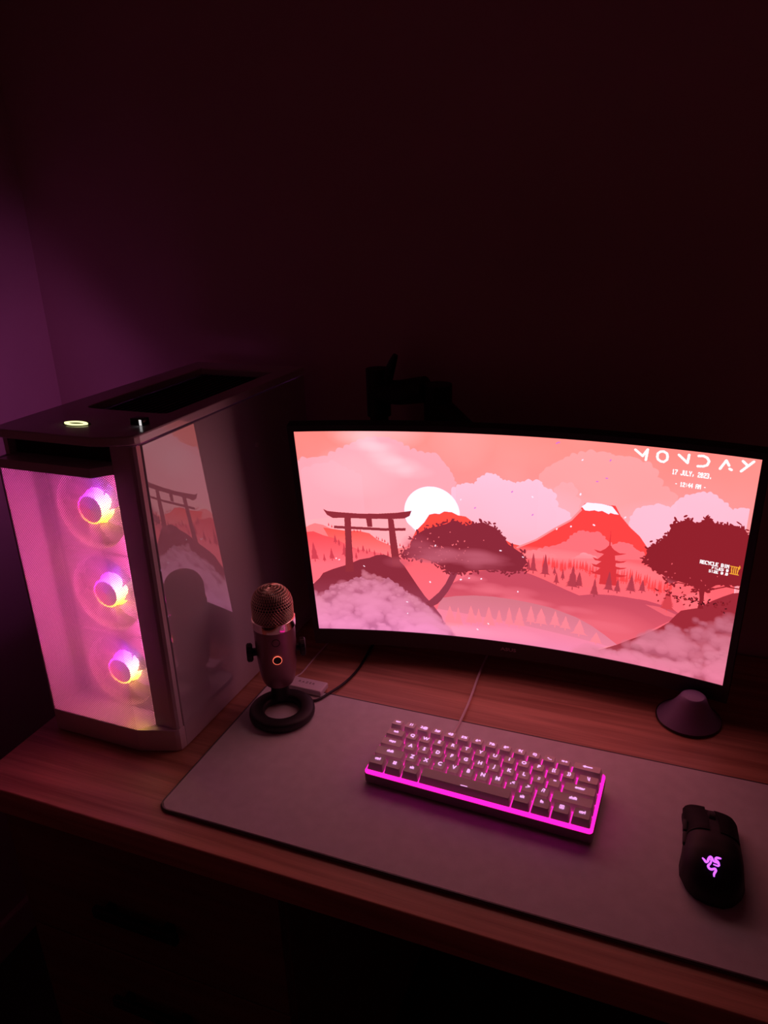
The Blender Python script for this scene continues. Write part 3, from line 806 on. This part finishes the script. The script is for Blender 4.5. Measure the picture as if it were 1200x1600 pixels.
# perforated front: a real sheet of staggered diamond holes
def perforated(path, z0, z1, pitch, hole):
    seg = []
    for a, b in zip(path, path[1:]):
        seg.append((Vector(a), Vector(b), (Vector(b) - Vector(a)).length))
    verts, faces, cache = [], [], {}
    def V(p, d, s, z):
        key = (round(s * 1e6), round(z * 1e6), id(d))
        if key not in cache:
            q = p + d * s; cache[key] = len(verts); verts.append((q.x, q.y, z))
        return cache[key]
    for a, b, L_ in seg:
        d = (b - a) / L_
        nx = max(1, round(L_ / pitch)); px = L_ / nx; nz = round((z1 - z0) / pitch); pz = (z1 - z0) / nz
        for i in range(nx):
            for j in range(nz):
                s0, q0 = i * px, z0 + j * pz
                cs, cz = s0 + px / 2, q0 + pz / 2; hx, hz = px * hole, pz * hole
                # diamond hole in the cell, plus quarter diamonds at its corners
                k = [V(a, d, s0 + hx, q0), V(a, d, s0 + px - hx, q0), V(a, d, s0 + px, q0 + hz), V(a, d, s0 + px, q0 + pz - hz),
                     V(a, d, s0 + px - hx, q0 + pz), V(a, d, s0 + hx, q0 + pz), V(a, d, s0, q0 + pz - hz), V(a, d, s0, q0 + hz)]
                h = [V(a, d, cs, cz - hz), V(a, d, cs + hx, cz), V(a, d, cs, cz + hz), V(a, d, cs - hx, cz)]
                faces += [(k[7], k[0], h[0], h[3]), (k[0], k[1], h[0]), (k[1], k[2], h[1], h[0]), (k[2], k[3], h[1]),
                          (k[3], k[4], h[2], h[1]), (k[4], k[5], h[2]), (k[5], k[6], h[3], h[2]), (k[6], k[7], h[3])]
    me = bpy.data.meshes.new('mesh_panel'); me.from_pydata(verts, [], faces); me.update()
    return me
mp = link('mesh_panel', perforated([(-.2045, -.0185), (-.0565, -.0185), (-.0385, .0015)], .036, .4075, .0031, .325), M['mesh'], pc)
sol = mp.modifiers.new('sheet_thickness', 'SOLIDIFY'); sol.thickness = .0005; sol.offset = 0
# top lid
lid_poly = [(-PW, .004), (-PW + .002, -.008), (-PW + .010, -.0165), (-PW + .022, -.019), (-.050, -.019), (-.034, -.0155), (-.008, -.004), (-.001, .003), (.0008, .011), (.0008, PD), (-PW, PD)]
hole = [(-.168, .140), (-.168, .125), (-.166, .112), (-.160, .107), (-.150, .106), (-.060, .106), (-.040, .107), (-.032, .110), (-.030, .118), (-.030, .386), (-.168, .386)]
bm = bmesh.new(); frame_prism(bm, lid_poly, hole, PH - .0115, PH); top = obj('top_lid', bm, M['white'], pc, angle=30)
bv = top.modifiers.new('soft_edge', 'BEVEL'); bv.width = .0022; bv.segments = 3; bv.limit_method = 'ANGLE'; bv.angle_limit = R(50)
bm = bmesh.new()
box(bm, (-.180, .094, PH - .018), (-.018, .400, PH - .0125))
for k in range(13):
    x_ = -.160 + k * .0105
    box(bm, (x_, .108, PH - .0125), (x_ + .003, .384, PH - .010))
obj('top_grille', bm, M['dark'], pc, smooth=False)
# power button: lit ring with pointed ends
def lens(cx, cy, a, b, n=20):
    pts = []
    for k in range(2 * n):
        t = 2 * PI * k / (2 * n); c_, s_ = math.cos(t), math.sin(t)
        pts.append((cx + a * c_, cy + b * math.copysign(abs(s_) ** 1.3, s_)))
    return pts
bm = bmesh.new(); prism(bm, lens(-.1125, .0305, .0215, .0115), PH - .001, PH + .0006)
pb = obj('power_button', bm, M['dark'], pc)
bm = bmesh.new(); frame_prism(bm, lens(-.1125, .0292, .0185, .0085), lens(-.1125, .0294, .0128, .0050), PH + .0004, PH + .0016)
obj('light_ring', bm, M['power_led'], pb, smooth=False)
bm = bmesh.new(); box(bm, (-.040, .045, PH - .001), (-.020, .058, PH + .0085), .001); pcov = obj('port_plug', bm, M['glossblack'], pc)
bm = bmesh.new(); box(bm, (-.0255, .0443, PH + .0005), (-.0222, .0452, PH + .0075)); obj('plug_glint_patch', bm, M['plug_glint'], pcov)  # glowing sliver: the plug's highlight put in as emission
# feet
for x_ in (-.19, -.022):
    for y_ in (.085, .39):
        bm = bmesh.new(); box(bm, (x_ - .015, y_ - .018, 0), (x_ + .015, y_ + .018, .013), .002); obj('foot', bm, M['dark'], pc)
# fans
def blade_mesh():
    b_ = bmesh.new(); nr, na = 6, 5
    g = [[None] * (na + 1) for _ in range(nr + 1)]
    for i in range(nr + 1):
        r_ = .0255 + (.0545 - .0255) * i / nr
        for j in range(na + 1):
            a = R(-4 + 15 * i / nr) + R(33) * (j / na - .5)
            y_ = .011 * (j / na - .5) * (1 - .3 * i / nr) + .0025 * math.sin(PI * j / na)
            g[i][j] = b_.verts.new((r_ * math.cos(a), y_, r_ * math.sin(a)))
    for i in range(nr):
        for j in range(na):
            b_.faces.new((g[i][j], g[i + 1][j], g[i + 1][j + 1], g[i][j + 1]))
    bmesh.ops.solidify(b_, geom=list(b_.faces), thickness=.0012)
    return finish(b_, 'blade', True)
BL = blade_mesh()
RX = Matrix.Rotation(PI / 2, 4, 'X')   # lathe axis z -> -y
b_ = bmesh.new()
n_ = 48
sq = []
for k in range(n_):
    a = 2 * PI * k / n_; c_, s_ = math.cos(a), math.sin(a); mxx = max(abs(c_), abs(s_))
    sq.append((.0598 * c_ / mxx, .0598 * s_ / mxx))
ci = [(.0565 * math.cos(2 * PI * k / n_), .0565 * math.sin(2 * PI * k / n_)) for k in range(n_)]
frame_prism(b_, sq, ci, -.013, .011, RX)
FRM = finish(b_, 'fan_frame', True)
b_ = bmesh.new(); lathe(b_, [(.0212, -.006), (.0212, .0105), (.0206, .0118), (.0190, .0122), (.0186, .0115)], 44, RX, cap=False); RING = finish(b_, 'light_ring', True)
b_ = bmesh.new(); lathe(b_, [(0, .0120), (.012, .0118), (.0187, .0110), (.0187, -.006), (0, -.006)], 40, RX); HUB = finish(b_, 'hub', True)
b_ = bmesh.new(); lathe(b_, [(.0212, -.001), (.0240, -.002), (.0252, -.005), (.0212, -.006)], 44, RX, cap=False); CAP = finish(b_, 'ring_flange', True)
for z_ in (.344, .219, .094):
    f_ = bpy.data.objects.new('fan', None); COL.objects.link(f_); f_.parent = pc; f_.location = (-.1105, .036, z_)
    link('fan_frame', FRM, M['fanwhite'], f_)
    link('hub', HUB, M['fan_hub'], f_)
    link('light_ring', RING, M['fan_ring'], f_)
    link('ring_flange', CAP, M['fan_ring'], f_)
    for k in range(9):
        q = link('blade', BL, M['fanwhite'], f_); q.rotation_euler = (0, 2 * PI * k / 9 + z_ * 3, 0)
# lamps inside the case: a pink fill added behind the front's right column, and the case light behind the glass
def area(name, loc, direction, sx_, sy_, col, watts, parent):
    ld = bpy.data.lights.new(name, 'AREA'); ld.shape = 'RECTANGLE'; ld.size = sx_; ld.size_y = sy_; ld.color = col; ld.energy = watts
    o = bpy.data.objects.new(name, ld); COL.objects.link(o); o.parent = parent; o.location = loc
    o.rotation_euler = Vector(direction).to_track_quat('-Z', 'Y').to_euler()
    return o
area('front_fill_light', (-.0415, .016, .255), (-1, .12, 0), .008, .28, (1.0, 0.10, 0.40), FRONT_FILL_W, pc)
area('case_light', (-.150, .27, .355), (-1, 0, .6), .14, .14, (0.78, 0.14, 0.62), CASE_LIGHT_W, pc)

# ------------------------------------------------------------------ keyboard
kb = thing('keyboard', 'compact white keyboard glowing magenta between its keys, on the grey mat', 'keyboard', (-.0965, .1028, .0064), (R(3.2), 0, R(-2.2)))
HW, HD = .1462, .0504
bm = bmesh.new(); prism(bm, rrect(-HW, -HD, HW, HD, .005), .0015, .0160, .0012); obj('case', bm, M['case_kb'], kb)
bm = bmesh.new(); prism(bm, rrect(-HW + .0004, -HD + .0004, HW - .0004, HD - .0004, .005), .0160, .0185, .0004); obj('backlight_plate', bm, M['backlight'], kb)
for x_ in (-.11, .11):
    bm = bmesh.new(); box(bm, (x_ - .02, -HD + .004, -.0005), (x_ + .02, -HD + .012, .002)); obj('rubber_foot', bm, M['dark'], kb)
    bm = bmesh.new(); box(bm, (x_ - .02, HD - .012, -.0058), (x_ + .02, HD - .006, .002)); obj('rubber_foot', bm, M['dark'], kb)
U = .01905
rows = [
    [('esc', 1)] + [(a, 1) for a in ('1 !', '2 @', '3 #', '4 $', '5 %', '6 ^', '7 &', '8 *', '9 (', '0 )', '- _', '= +')] + [('<-', 2)],
    [('tab', 1.5)] + [(a, 1) for a in 'QWERTYUIOP'] + [('[ {', 1), ('] }', 1), ('\\ |', 1.5)],
    [('caps', 1.75)] + [(a, 1) for a in 'ASDFGHJKL'] + [('; :', 1), ("' \"", 1), ('enter', 2.25)],
    [('shift', 2.25)] + [(a, 1) for a in 'ZXCVBNM'] + [(', <', 1), ('. >', 1), ('/ ?', 1), ('shift', 2.75)],
    [('ctrl', 1.25), ('win', 1.25), ('alt', 1.25), ('', 6.25), ('alt', 1.25), ('fn', 1.25), ('menu', 1.25), ('ctrl', 1.25)],
]
def keycap_mesh(w, tilt, hgt):
    b_ = bmesh.new()
    x0, y0 = w * U / 2 - .0006, U / 2 - .0006
    x1, y1 = w * U / 2 - .0030, U / 2 - .0032
    secs = [(x0, -y0, y0, 0, 0), (x0 - .0004, -y0 + .0006, y0 - .0004, .0015, .0015), (x1 + .0004, -y1 - .0004, y1 + .0002, hgt - .0008 - tilt, hgt - .0008 + tilt), (x1, -y1, y1, hgt - tilt, hgt + tilt)]
    rings = []
    for hx, ya, yb, za, zc in secs:
        rings.append([b_.verts.new((x, y + .0006 * (za > .002), za + (zc - za) * ((y - ya) / (yb - ya)))) for x, y in rrect(-hx, ya, hx, yb, .0016, 3)])
    k = len(rings[0])
    for A, B in zip(rings, rings[1:]):
        for i in range(k):
            b_.faces.new((A[i], A[(i + 1) % k], B[(i + 1) % k], B[i]))
    cvert = b_.verts.new((0, 0.0006, hgt - (.0006 if w < 3 else -.0002)))
    for i in range(k):
        b_.faces.new((rings[-1][i], rings[-1][(i + 1) % k], cvert))
    b_.faces.new(rings[0][::-1])
    return finish(b_, 'keycap', True, 40)
def glyph_size(s): return .0062 if len(s) <= 3 else .0050
tsp = sorted({s for r_ in rows for s, w in r_ if s and s not in ('<-', 'win', 'menu')})
tms = dict(zip(tsp, text_meshes([(s.replace(' ', ''), .0078 if len(s) == 1 else (.0070 if len(s) == 3 and s[1] == ' ' else .0054)) for s in tsp])))
def shapes(bm_, polys):
    for p in polys: prism(bm_, p, 0, .00024)
b_ = bmesh.new(); shapes(b_, [[(-.006, 0), (-.0025, -.0022), (-.0025, -.0006), (.006, -.0006), (.006, .0006), (-.0025, .0006), (-.0025, .0022)]]); tms['<-'] = finish(b_, 'legend')
b_ = bmesh.new(); shapes(b_, [[(x, y), (x + .0018, y), (x + .0018, y + .0018), (x, y + .0018)] for x in (-.0021, .0003) for y in (-.0021, .0003)]); tms['win'] = finish(b_, 'legend')
b_ = bmesh.new(); frame_prism(b_, [(-.0026, -.0024), (.0026, -.0024), (.0026, .0024), (-.0026, .0024)], [(-.0020, -.0018), (.0020, -.0018), (.0020, .0018), (-.0020, .0018)], 0, .00024)
shapes(b_, [[(-.0012, y), (.0012, y), (.0012, y + .0005), (-.0012, y + .0005)] for y in (-.0009, .0003)]); tms['menu'] = finish(b_, 'legend')
b_ = bmesh.new(); box(b_, (-.0045, -.00035, 0), (.0045, .00035, .00024)); SPB = finish(b_, 'legend')
kc_cache = {}
tilts = [-.0011, -.0006, 0.0, .0005, .0009]
hts = [.0112, .0104, .0100, .0102, .0108]
for r_, row in enumerate(rows):
    x_ = -7.5 * U
    y_ = (2 - r_) * U
    for s, w in row:
        key = (w, r_)
        if key not in kc_cache:
            kc_cache[key] = keycap_mesh(w, tilts[r_], hts[r_])
        kc = link('keycap', kc_cache[key], M['keycap'], kb, (x_ + w * U / 2, y_, .0215))
        x_ += w * U
        lgm = tms[s] if s else SPB
        lo = link('legend', lgm, M['legend'], kc)
        hz = hts[r_]
        ly = .0024 if s else -.0045
        lo.location = (0, ly, hz + tilts[r_] * (ly / .0063) + .0001)
        lo.rotation_euler = (math.atan2(2 * tilts[r_], .0127), 0, 0)
bm = bmesh.new(); tube(bm, smooth_path([(-.066, .050, .009), (-.0665, .064, .008), (-.068, .085, -.0052), (-.071, .16, -.0108), (-.081, .26, -.0184), (-.086, .36, -.0241), (-.088, .425, -.0277)]), .0019, 10)
obj('cable', bm, M['cord'], kb)
bm = bmesh.new(); tube(bm, [(-.066, .049, .009), (-.0663, .062, .0088)], .0032, 12); obj('cable_boot', bm, M['whiteplastic'], kb)

# ------------------------------------------------------------------ mouse
ms = thing('mouse', 'black ergonomic mouse with a glowing purple emblem, at the mat\'s right side', 'mouse', (.1755, .066, .0032), (0, 0, R(1)))
def mouse_half(yn):   # (left x, right x) at normalised length -1 back .. 1 front
    pts_l = [(-1, -.004), (-.94, -.0165), (-.8, -.0265), (-.55, -.0330), (-.3, -.0335), (0, -.0308), (.35, -.0288), (.65, -.0296), (.88, -.0314), (1, -.0312)]
    pts_r = [(-1, .012), (-.94, .0205), (-.8, .0285), (-.55, .0335), (-.3, .0338), (0, .0322), (.35, .0308), (.65, .0304), (.88, .0298), (1, .0270)]
    f = lambda P: float(np.interp(yn, [p[0] for p in P], [p[1] for p in P]))
    return f(pts_l), f(pts_r)
def mouse_top(yn):
    return float(np.interp(yn, [-1, -.95, -.85, -.65, -.4, -.1, .2, .5, .8, 1], [.010, .0175, .0265, .0360, .0410, .0415, .0375, .0310, .0240, .0190]))
ML = .0635
def mouse_surf(bm_, ya, yb, xa=-1, xb=1, lift=0.0, zmin=.001, ny=26, nx=20, close=True):
    g = []
    for i in range(ny + 1):
        yn = ya + (yb - ya) * i / ny
        l, r_ = mouse_half(yn); h = mouse_top(yn)
        ring = []
        for j in range(nx + 1):
            u_ = xa + (xb - xa) * j / nx
            x = (l + r_) / 2 + (r_ - l) / 2 * u_
            e = max(0, 1 - abs(u_) ** 3.2) ** (1 / 2.6)
            z = zmin + .004 + (h - .005) * e - .002 * u_ * e
            ring.append(bm_.verts.new((x, yn * ML, z + lift)))
        g.append(ring)
    for A, B in zip(g, g[1:]):
        for j in range(nx):
            bm_.faces.new((A[j], A[j + 1], B[j + 1], B[j]))
    return g
bm = bmesh.new()
g = mouse_surf(bm, -1, .985)
# skirt and base
bot = [[bm.verts.new((ring[k].co.x * .93, ring[k].co.y * .985, .0008)) for k in (0, -1)] for ring in g]
for i in range(len(g) - 1):
    for k, kk in ((0, 0), (-1, 1)):
        bm.faces.new((g[i][k], g[i + 1][k], bot[i + 1][kk], bot[i][kk]))
    bm.faces.new((bot[i][0], bot[i + 1][0], bot[i + 1][1], bot[i][1]))
bm.faces.new([*g[0], bot[0][1], bot[0][0]]); bm.faces.new([*g[-1], bot[-1][1], bot[-1][0]])
obj('shell', bm, M['mouse'], ms, angle=60)
for xa, xb, yb, nm in ((-.985, -.17, 1.04, 'left_button'), (.17, .985, 1.0, 'right_button')):
    bm = bmesh.new(); mouse_surf(bm, .12, yb, xa, xb, .0012, ny=14, nx=10)
    bmesh.ops.solidify(bm, geom=list(bm.faces), thickness=.0016); obj('mouse_button', bm, M['mouse'], ms, angle=50)
bm = bmesh.new(); lathe(bm, [(0, -.0042), (.0085, -.0042), (.0105, -.003), (.0105, .003), (.0085, .0042), (0, .0042)], 28, Matrix.Translation((-.0005, .044, .0215)) @ Matrix.Rotation(PI / 2, 4, 'Y'))
obj('scroll_wheel', bm, M['dark'], ms)
for y_ in (.004, .024):
    bm = bmesh.new(); box(bm, (-.0315, y_ - .009, .020), (-.0265, y_ + .009, .0255), .0012); obj('side_button', bm, M['mouse'], ms)
def mz(x, y):
    yn = y / ML; l, r_ = mouse_half(yn); h = mouse_top(yn)
    u_ = (x - (l + r_) / 2) / ((r_ - l) / 2); e = max(0, 1 - abs(u_) ** 3.2) ** (1 / 2.6)
    return .005 + (h - .005) * e - .002 * u_ * e
# emblem: three entwined snakes (each a winding body with a small head), laid on the shell
bm = bmesh.new()
snk = [
    [(-12.8, -38.2), (-10.7, -40.7), (-9.1, -43.1), (-7.4, -41.8), (-6.7, -38.1), (-5.2, -34.6), (-3.4, -35.0), (-2.2, -38.2), (-0.2, -39.9), (2.2, -40.1), (3.9, -42.0), (3.2, -44.3), (0.6, -44.3), (-1.8, -43.9)],
    [(6.1, -32.7), (3.9, -33.0), (1.1, -33.6), (0.5, -35.9), (1.7, -37.6), (3.5, -39.2), (4.0, -41.7)],
    [(-0.4, -57.1), (-0.5, -53.8), (1.0, -50.2), (0.0, -48.5), (-3.4, -50.1), (-5.9, -49.4), (-6.7, -47.1), (-5.1, -44.4), (-3.9, -40.8), (-4.8, -37.4)],
]
for s in snk:
    pth = smooth_path([(x * .001, (-39.5 + (y + 43) * .76) * .001, 0) for x, y in s], 4)
    P3 = [(p.x, p.y, mz(p.x, p.y) + .0001) for p in pth]
    nP = len(P3)
    tube(bm, P3, [.00130 * min(1, .55 + i / 10) if i < nP * .7 else .00130 * (1 - .55 * (i - nP * .7) / (nP * .3)) for i in range(nP)], 6)
obj('emblem', bm, M['mouse_logo'], ms)

# ------------------------------------------------------------------ microphone
MF = Vector((.52, -.84, 0)).normalized()         # facing direction
ang = math.atan2(MF.y, MF.x) + PI / 2            # local -y faces the camera side
mic = thing('microphone', 'dusky red desk microphone with woven grille and orange light ring', 'microphone', (-.4165, .154, .0031), (0, 0, ang))
AXY = .031                                        # body axis sits over the rear of the ring
b_ = bmesh.new()
pr = []
for k in range(17):
    t_ = 2 * PI * k / 16
    pr.append((.0375 + .0112 * math.copysign(abs(math.cos(t_)) ** .6, math.cos(t_)), .0075 + .0073 * math.copysign(abs(math.sin(t_)) ** .6, math.sin(t_))))
lathe(b_, pr, 64, cap=False); obj('base_ring', b_, M['dark'], mic)
bm = bmesh.new(); tube(bm, [(0, AXY + .004, .012), (0, AXY + .003, .024), (0, AXY, .040)], [.0155, .0135, .0145], 24); obj('neck', bm, M['dark'], mic)
bm = bmesh.new()
lathe(bm, [(0, .0375), (.018, .0378), (.0215, .0395), (.0245, .046), (.0272, .060), (.0290, .080), (.0302, .105), (.0305, .136), (0, .136)], 56, Matrix.Translation((0, AXY, 0)))
obj('body', bm, M['micbody'], mic)
bm = bmesh.new(); lathe(bm, [(.0300, .136), (.0318, .1368), (.0322, .143), (.0318, .1492), (.0300, .150)], 56, Matrix.Translation((0, AXY, 0)), cap=False); obj('trim_band', bm, M['chrome'], mic)
# grille: inner dark core + woven wires
def gprof(t_):   # t_ 0 at band .. 1 at crown
    a = t_ * PI / 2
    z_ = .150 + .020 * min(1, t_ / .42)
    if t_ < .42: return .0300, z_
    a = (t_ - .42) / .58 * PI / 2
    return .0300 * max(0, math.cos(a)) ** .8, .170 + .0290 * math.sin(a)
bm = bmesh.new(); lathe(bm, [(max(0, gprof(k / 20)[0] - .0012), gprof(k / 20)[1] - .0008) for k in range(21)], 40, Matrix.Translation((0, AXY, 0))); core = obj('grille', bm, M['dark'], mic)
bm = bmesh.new()
NW = 44
for sgn in (1, -1):
    for k in range(NW):
        pts = []
        for i in range(15):
            t_ = i / 14 * .97; r_, z_ = gprof(t_); a = 2 * PI * k / NW + sgn * t_ * 1.1
            pts.append((r_ * math.cos(a), AXY + r_ * math.sin(a), z_))
        tube(bm, pts, .00042, 4)
for k in range(18):
    t_ = .03 + k * .056; r_, z_ = gprof(t_)
    if r_ > .0008: tube(bm, [(r_ * math.cos(2 * PI * j / 40), AXY + r_ * math.sin(2 * PI * j / 40), z_) for j in range(40)], .00042, 4, True)
wv = obj('wire_weave', bm, M['grille'], core)
# front light ring (mute button) and round mark above it
def on_body(z_): return float(np.interp(z_, [.046, .060, .080, .105, .136], [.0245, .0272, .0290, .0302, .0305]))
zl = .0935
bm = bmesh.new(); lathe(bm, [(0, .002), (.0058, .002), (.0066, .0012), (.0066, -.002), (0, -.002)], 28, Matrix.Translation((0, AXY - on_body(zl), zl)) @ RX); btn = obj('mute_button', bm, M['glossblack'], mic)
bm = bmesh.new(); lathe(bm, [(.0059, .0005), (.0059, .0017), (.0068, .0017), (.0068, .0005), (.0059, .0005)], 32, Matrix.Translation((0, AXY - on_body(zl), zl)) @ RX, cap=False); obj('light_ring', bm, M['mic_led'], btn)
zl = .122
bm = bmesh.new(); lathe(bm, [(.0054, 0), (.0054, .0008), (.0060, .0008), (.0060, 0)], 28, Matrix.Translation((0, AXY - on_body(zl) + .0004, zl)) @ RX, cap=False); obj('round_mark', bm, M['dark'], mic)
for s in (-1, 1):
    bm = bmesh.new()
    lathe(bm, [(0, .026), (.006, .026), (.006, .0345), (.0115, .0345), (.0135, .0360), (.0135, .0420), (.0120, .0435), (0, .0435)], 28, Matrix.Translation((0, AXY, .094)) @ Matrix.Rotation(s * PI / 2, 4, 'Y'))
    for k in range(16):
        a = 2 * PI * k / 16
        box(bm, (s * .0365 if s > 0 else -.0420, AXY + .0133 * math.cos(a) - .0006, .094 + .0133 * math.sin(a) - .0006), (s * .0420 if s > 0 else -.0365, AXY + .0133 * math.cos(a) + .0006, .094 + .0133 * math.sin(a) + .0006))
    obj('side_knob', bm, M['dark'], mic)
inv = (Matrix.Translation(mic.location) @ Matrix.Rotation(ang, 4, 'Z')).inverted()
bm = bmesh.new(); tube(bm, smooth_path([inv @ Vector(p) for p in ((-.440, .196, .016), (-.412, .194, .0085), (-.385, .1975, .0055), (-.372, .222, .0052), (-.361, .262, .0030), (-.357, .31, .0024), (-.362, .38, .0024), (-.352, .415, .0024), (-.318, .45, .0024), (-.315, .53, .0024))]), .0021, 10)
obj('cable', bm, M['dark'], mic)

# ------------------------------------------------------------------ white receiver box and its lead
dg_ = thing('receiver_box', 'small white receiver box with embossed letters behind the microphone', 'dongle', (-.4115, .2255, .0031), (0, 0, R(-1)))
bm = bmesh.new(); box(bm, (-.031, -.0135, 0), (.031, .0135, .0098), .002, 3); obj('body', bm, M['whiteplastic'], dg_)
lt = link('lettering', txt_dongle, M['grey_print'], dg_); lt.location = (-.001, .002, .0098)
bm = bmesh.new(); tube(bm, smooth_path([(-.0285, .013, .005), (-.029, .022, .0035), (-.030, .04, -.0018), (-.031, .09, -.0018), (-.030, .155, -.0018), (-.026, .23, -.0018), (-.022, .305, -.0018)]), .0012, 8); obj('lead', bm, M['cord'], dg_)

# ------------------------------------------------------------------ bell-shaped stand under the monitor's right corner
st = thing('small_stand', 'small dark bell-shaped stand with flared round foot under monitor right corner', 'stand', (.147, .338, 0))
SK = Matrix.Identity(4); SK[1][2] = -.26; SK[0][2] = .05       # the cone leans towards the user
bm = bmesh.new(); lathe(bm, [(0, 0), (.0435, 0), (.0450, .0012), (.0450, .0042), (.0440, .0052)], 56); obj('foot', bm, M['glossblack'], st)
bm = bmesh.new(); lathe(bm, [(.0440, .0050), (.0425, .0066), (.0370, .0125), (.0300, .021), (.0240, .031), (.0195, .041), (.0172, .047), (.0145, .0495), (.008, .0506), (0, .0508)], 56, SK); obj('cone', bm, M['standgrey'], st)
